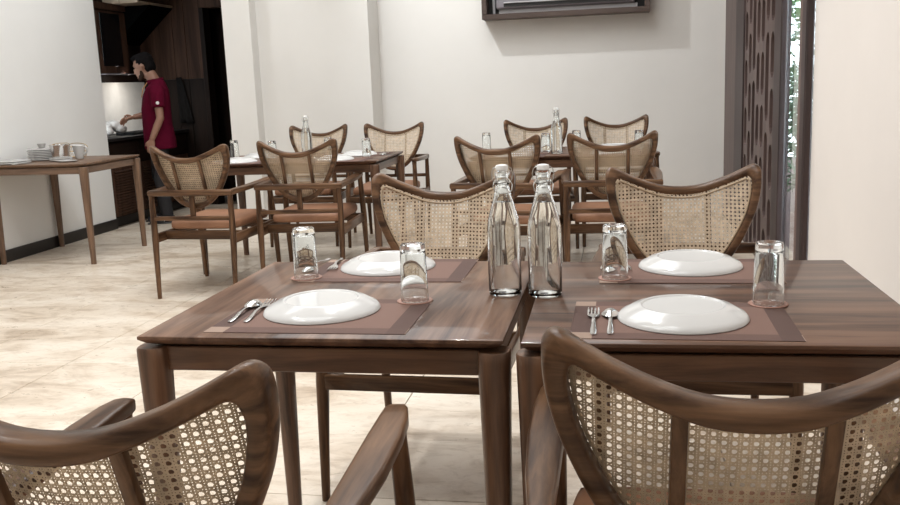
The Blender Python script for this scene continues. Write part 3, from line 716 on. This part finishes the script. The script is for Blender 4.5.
obj('carcass', MB().box(-.012, .12, -.80, .30, 0, .70), 'dark_z', uc, 0)
for ya, yb in ((-.79, -.26), (-.255, .295)):
    dr = obj('door', MB().rbox(.12, .136, ya, yb, .005, .62, .003, 1), 'cabwood', uc, 0)
    obj('glass_pane', MB().rbox(.1365, .140, ya + .05, yb - .125, .075, .60, .001, 1), 'blackgloss', dr, 0)
obj('cornice', MB().rbox(-.010, .15, -.80, .30, .635, .70, .004, 1), 'cabwood', uc, 0)
ob = tag(empty('overhead_bulkhead', (-5.05, 9.2, 2.165)), 'pale wooden overhead locker above the black hood in the kitchen', 'cabinet')
obj('board', MB().rbox(-.15, .29, -.35, .38, 0, .022, .003, 1), 'hoodwood', ob, 0)
obj('front_panel', MB().rbox(-.10, .085, -.37, -.35, .0, .30, .003, 1), 'hoodwood', ob, 0)
obj('front_panel', MB().rbox(.09, .29, -.37, -.35, .0, .30, .003, 1), 'hoodwood', ob, 0)
hd = MB(); tri = [(-5.20, 1.78), (-4.77, 2.16), (-5.20, 2.16)]  # black wedge added as a solid shape for the shadow on the end wall
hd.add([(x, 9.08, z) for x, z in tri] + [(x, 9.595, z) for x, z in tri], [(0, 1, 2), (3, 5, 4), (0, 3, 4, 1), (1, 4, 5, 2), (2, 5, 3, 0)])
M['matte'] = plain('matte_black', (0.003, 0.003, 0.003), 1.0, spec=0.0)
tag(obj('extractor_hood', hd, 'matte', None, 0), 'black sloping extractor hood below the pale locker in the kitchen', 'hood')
sl = tag(obj('strip_light', MB().rbox(-5.06, -5.00, 8.5, 9.06, 1.458, 1.469, .003, 1), 'ac_body', None, 0), 'slim strip light under the kitchen wall cabinet', 'light')
area('strip_light_lamp', (-4.99, 8.95, 1.455), (-5.19, 8.95, 0.9), 6, .04, .9, (1, .94, .85))
bgm = MB(); rb = random.Random(5)
for k in range(9): bgm.ball((rb.uniform(-.06, .06), rb.uniform(-.07, .07), .05 + rb.uniform(0, .07)), (rb.uniform(.03, .06), rb.uniform(.03, .06), rb.uniform(.035, .05)))
bag = obj('plastic_bag', bgm, 'white_bag'); bag.location = (-4.88, 8.27, .852); bag.scale = (1.1, 1.5, 1.05)
rm = bag.modifiers.new('r', 'REMESH'); rm.mode = 'VOXEL'; rm.voxel_size = .01; rm.use_smooth_shade = True
tag(bag, 'crumpled white plastic bag on the counter by the wall edge', 'bag')
trm = MB().rbox(-.10, .10, -.22, .22, 0, .012, .004, 1).rbox(-.10, .10, -.22, -.205, .012, .03, .003, 1).rbox(-.10, .10, .205, .22, .012, .03, .003, 1).rbox(.085, .10, -.205, .205, .012, .03, .003, 1).rbox(-.10, -.085, -.205, .205, .012, .03, .003, 1)
tr = obj('serving_tray', trm, 'black', None, 0); tr.location = (-4.86, 8.72, .852); tag(tr, 'flat black tray on the kitchen counter before the man', 'tray')
clm = MB()
for i in range(13):
    u = i / 12
    for j in range(9):
        v = j / 8; zz = 1.42 - .50 * v; wd = .03 + .05 * v
        clm.v.append(((u - .5) * 2 * wd + .05 * v, -.012 - .02 * v * math.sin(u * 12), zz))
for i in range(12):
    for j in range(8): clm.f.append((i * 9 + j, i * 9 + j + 1, (i + 1) * 9 + j + 1, (i + 1) * 9 + j))
cl = obj('hanging_cloth', clm, 'grey_cloth', None, 60); cl.location = (-4.76, 9.58, 0)
sm = cl.modifiers.new('s', 'SOLIDIFY'); sm.thickness = .006
tag(cl, 'dark grey cloth hanging on the panel behind the man', 'cloth')

# ================================================================== THE MAN
man = tag(empty('person', (-4.38, 8.30, 0)), 'man in maroon polo shirt and black trousers working at the kitchen counter', 'person')
ang = math.radians(24); Fv = Vector((-math.cos(ang), -math.sin(ang), 0)); Lv = Vector((math.sin(ang), -math.cos(ang), 0))
def P(f, l, z): return Fv * f + Lv * l + Vector((0, 0, z))
def HP(f, l, z): # head frame: looks straight along -x, tipped down
    c = Vector((-.085, -.01, 1.50)); tl_ = math.radians(16)
    f2, z2 = f * math.cos(tl_) + z * math.sin(tl_), -f * math.sin(tl_) + z * math.cos(tl_)
    return c + Vector((-f2, -l, z2))
def hball(mb, c, r):
    o = MB().ball((0, 0, 0), 1.0, 18, 12)
    return mb.add([HP(c[0] + x * r[0], c[1] + y * r[1], c[2] + z * r[2]) for x, y, z in o.v], o.f)
def remesh(o, v, smooth=3):
    r = o.modifiers.new('r', 'REMESH'); r.mode = 'VOXEL'; r.voxel_size = v; r.use_smooth_shade = True
    s = o.modifiers.new('s', 'SMOOTH'); s.iterations = smooth; s.factor = .5
hb = MB()
hball(hb, (0, 0, .035), (.098, .074, .092)); hball(hb, (.03, 0, -.02), (.072, .062, .078)); hball(hb, (.055, 0, -.075), (.046, .046, .035))   # skull, face, jaw
hball(hb, (.080, 0, .045), (.024, .045, .018))                                                                                            # brow
hb.sweep([HP(.098, 0, .032), HP(.112, 0, .005), HP(.120, 0, -.016), HP(.104, 0, -.024)], [.008, .010, .013, .009], n=10)                     # nose
hb.sweep([HP(.092, -.022, -.048), HP(.100, 0, -.046), HP(.092, .022, -.048)], [.006, .009, .006], n=8)                                      # lips
for s in (-1, 1):
    hb.sweep([HP(-.012, s * .074, .028), HP(-.018, s * .083, .008), HP(-.008, s * .078, -.022)], [.010, .013, .008], n=8)                    # ears
hb.sweep([P(-.03, 0, 1.30), P(.005, 0, 1.38), P(.045, 0, 1.46)], [.062, .056, .056], n=16)                                                 # neck
hb.sweep([P(-.01, 0, .72), P(0, 0, .95), P(-.01, 0, 1.15), P(-.02, 0, 1.31)], [(.10, .14), (.10, .13), (.10, .15), (.07, .10)], up=tuple(Lv), n=16)
def arm(mb, sh, el, wr, hand_dir, thumb_dir, palm_n):
    mb.sweep([sh, sh.lerp(el, .5), el, el.lerp(wr, .35), wr], [.050, .043, .037, .036, .026], n=12)
    hd_ = hand_dir.normalized(); sd_ = thumb_dir.normalized(); nn = palm_n.normalized()
    mb.sweep([wr, wr + hd_ * .03, wr + hd_ * .065, wr + hd_ * .088], [(.024, .018), (.034, .016), (.038, .015), (.034, .012)], up=tuple(nn), n=12)
    for k, L in enumerate((.062, .072, .066, .052)):
        b0 = wr + hd_ * .078 + sd_ * (.027 - k * .018)
        mb.sweep([b0, b0 + hd_ * L * .45 + nn * .008, b0 + hd_ * L * .75 + nn * .022, b0 + hd_ * L * .9 + nn * .038], [.0095, .009, .0085, .007], n=8)
    b0 = wr + hd_ * .025 + sd_ * .024
    mb.sweep([b0, b0 + hd_ * .025 + sd_ * .022, b0 + hd_ * .055 + sd_ * .028 + nn * .01], [.012, .0105, .008], n=8)
arm(hb, P(-.02, .185, 1.285), P(-.035, .245, 1.02), P(.055, .262, .83), P(.25, .02, -1), P(1, -.2, .25), P(-.2, -1, 0))
arm(hb, P(-.0, -.185, 1.285), P(.07, -.225, 1.06), P(.235, -.135, 1.035), P(1, .35, -.25), P(.2, .6, .8), P(-.1, .3, -1))
for s, kx in ((1, .0), (-1, .03)):
    hb.sweep([P(0, s * .085, .80), P(.02 + kx, s * .095, .45), P(-.01 + kx, s * .10, .06)], [.085, .055, .04], n=12)
body = obj('body', hb, 'skin', man); remesh(body, .0065, 4)
shb = MB()
shb.sweep([P(.0, 0, .725), P(.0, 0, .80), P(.01, 0, .95), P(.01, 0, 1.10), P(-.005, 0, 1.22), P(-.02, 0, 1.30), P(-.02, 0, 1.345), P(-.005, 0, 1.375)],
          [(.150, .190), (.150, .188), (.140, .180), (.138, .195), (.128, .205), (.105, .190), (.078, .120), (.066, .075)], up=tuple(Lv), n=24, e=2.3)
shb.sweep([P(-.02, .165, 1.295), P(-.025, .205, 1.24), P(-.03, .232, 1.12)], [.075, .072, .066], n=14)
shb.sweep([P(-.0, -.165, 1.295), P(.02, -.205, 1.23), P(.06, -.222, 1.13)], [.075, .072, .066], n=14)
shirt = obj('polo_shirt', shb, 'maroon', man); remesh(shirt, .010, 3)
clr = MB().sweep([P(-.005 + .072 * math.cos(q), .072 * math.sin(q), 1.372 + .012 * math.cos(q + PI)) for q in [2 * PI * k / 20 for k in range(21)]], [(.006, .020)] * 21, n=8, cap=False)
obj('collar', clr, 'maroon', man)
ob_ = MB()
for c_, r_ in (((.140, .075, 1.205), (.004, .026, .008)),):
    o = MB().ball((0, 0, 0), 1.0, 10, 6); ob_.add([P(c_[0] + x * r_[0], c_[1] + y * r_[1], c_[2] + z * r_[2]) for x, y, z in o.v], o.f)
obj('chest_print', ob_, 'white_print', shirt)
o = MB().ball((0, 0, 0), 1.0, 10, 6); obj('sleeve_badge', MB().add([P(-.028 + x * .016, .298 + y * .006, 1.165 + z * .016) for x, y, z in o.v], o.f), 'white_print', shirt)
obj('placket', MB().sweep([P(.068, .02, 1.36), P(.112, .022, 1.30), P(.132, .022, 1.22)], [(.010, .004)] * 3, up=tuple(Fv), n=8), 'orange_print', shirt)
tb_ = MB()
tb_.sweep([P(0, 0, .97), P(0, 0, .86), P(0, 0, .76)], [(.128, .168), (.132, .175), (.118, .165)], up=tuple(Lv), n=20)
for s, kx in ((1, .0), (-1, .03)):
    tb_.sweep([P(0, s * .085, .84), P(.015 + kx * .5, s * .092, .65), P(.025 + kx, s * .097, .44), P(.005 + kx, s * .10, .25), P(-.01 + kx, s * .10, .07), P(-.01 + kx, s * .10, .045)], [.098, .086, .068, .062, .056, .056], n=14)
trou = obj('trousers', tb_, 'trouser', man); remesh(trou, .011, 3)
for s, kx in ((1, .0), (-1, .03)):
    sh = MB().sweep([P(-.07 + kx, s * .10, .036), P(-.03 + kx, s * .10, .045), P(.04 + kx, s * .102, .042), P(.12 + kx, s * .106, .030), P(.165 + kx, s * .108, .024)], [(.034, .034), (.040, .043), (.043, .040), (.046, .028), (.030, .020)], n=14, e=2.4)
    so = obj('shoe', sh.xf(lambda p: Vector((p.x, p.y, max(p.z, .012)))), 'trouser', man)
    obj('sole', MB().sweep([P(-.085 + kx, s * .10, .008), P(.04 + kx, s * .102, .008), P(.185 + kx, s * .108, .008)], [(.036, .008), (.044, .008), (.026, .008)], n=12, e=3), 'base', so)
    obj('stripe', MB().sweep([P(.02 + kx, s * .102 + .046, .03), P(.05 + kx, s * .103 + .047, .045), P(.08 + kx, s * .104 + .044, .055)], [(.010, .004)] * 3, n=8), 'white_print', so)
hr = MB()
hball(hr, (-.018, 0, .060), (.094, .080, .086)); hball(hr, (.040, 0, .110), (.062, .062, .034)); hball(hr, (-.055, 0, .0), (.055, .070, .070))
hr2 = obj('hair', hr, 'hair', man); remesh(hr2, .008, 2)
tx = bpy.data.textures.new('hair_clumps', 'CLOUDS'); tx.noise_scale = .02
dm = hr2.modifiers.new('d', 'DISPLACE'); dm.texture = tx; dm.strength = .012; dm.mid_level = .5
br = MB(); hball(br, (.058, 0, -.084), (.044, .046, .028)); hball(br, (.022, .051, -.045), (.020, .012, .042)); hball(br, (.022, -.051, -.045), (.020, .012, .042)); hball(br, (.040, .044, -.072), (.030, .012, .022)); hball(br, (.040, -.044, -.072), (.030, .012, .022)); hball(br, (.094, 0, -.034), (.010, .026, .006))
M['stubble'] = plain('dark_stubble', (0.035, 0.021, 0.015), 0.9, spec=0.05)
bd_ = obj('beard', br, 'stubble', man); remesh(bd_, .006, 2)
for s in (-1, 1):
    o = MB().ball((0, 0, 0), 1.0, 10, 7); obj('eye', MB().add([HP(.088 + x * .010, s * .031 + y * .013, .020 + z * .006) for x, y, z in o.v], o.f), 'hair', man)
    obj('eyebrow', MB().sweep([HP(.102, s * .014, .044), HP(.100, s * .032, .049), HP(.088, s * .050, .044)], [.004, .0045, .003], n=6), 'hair', man)
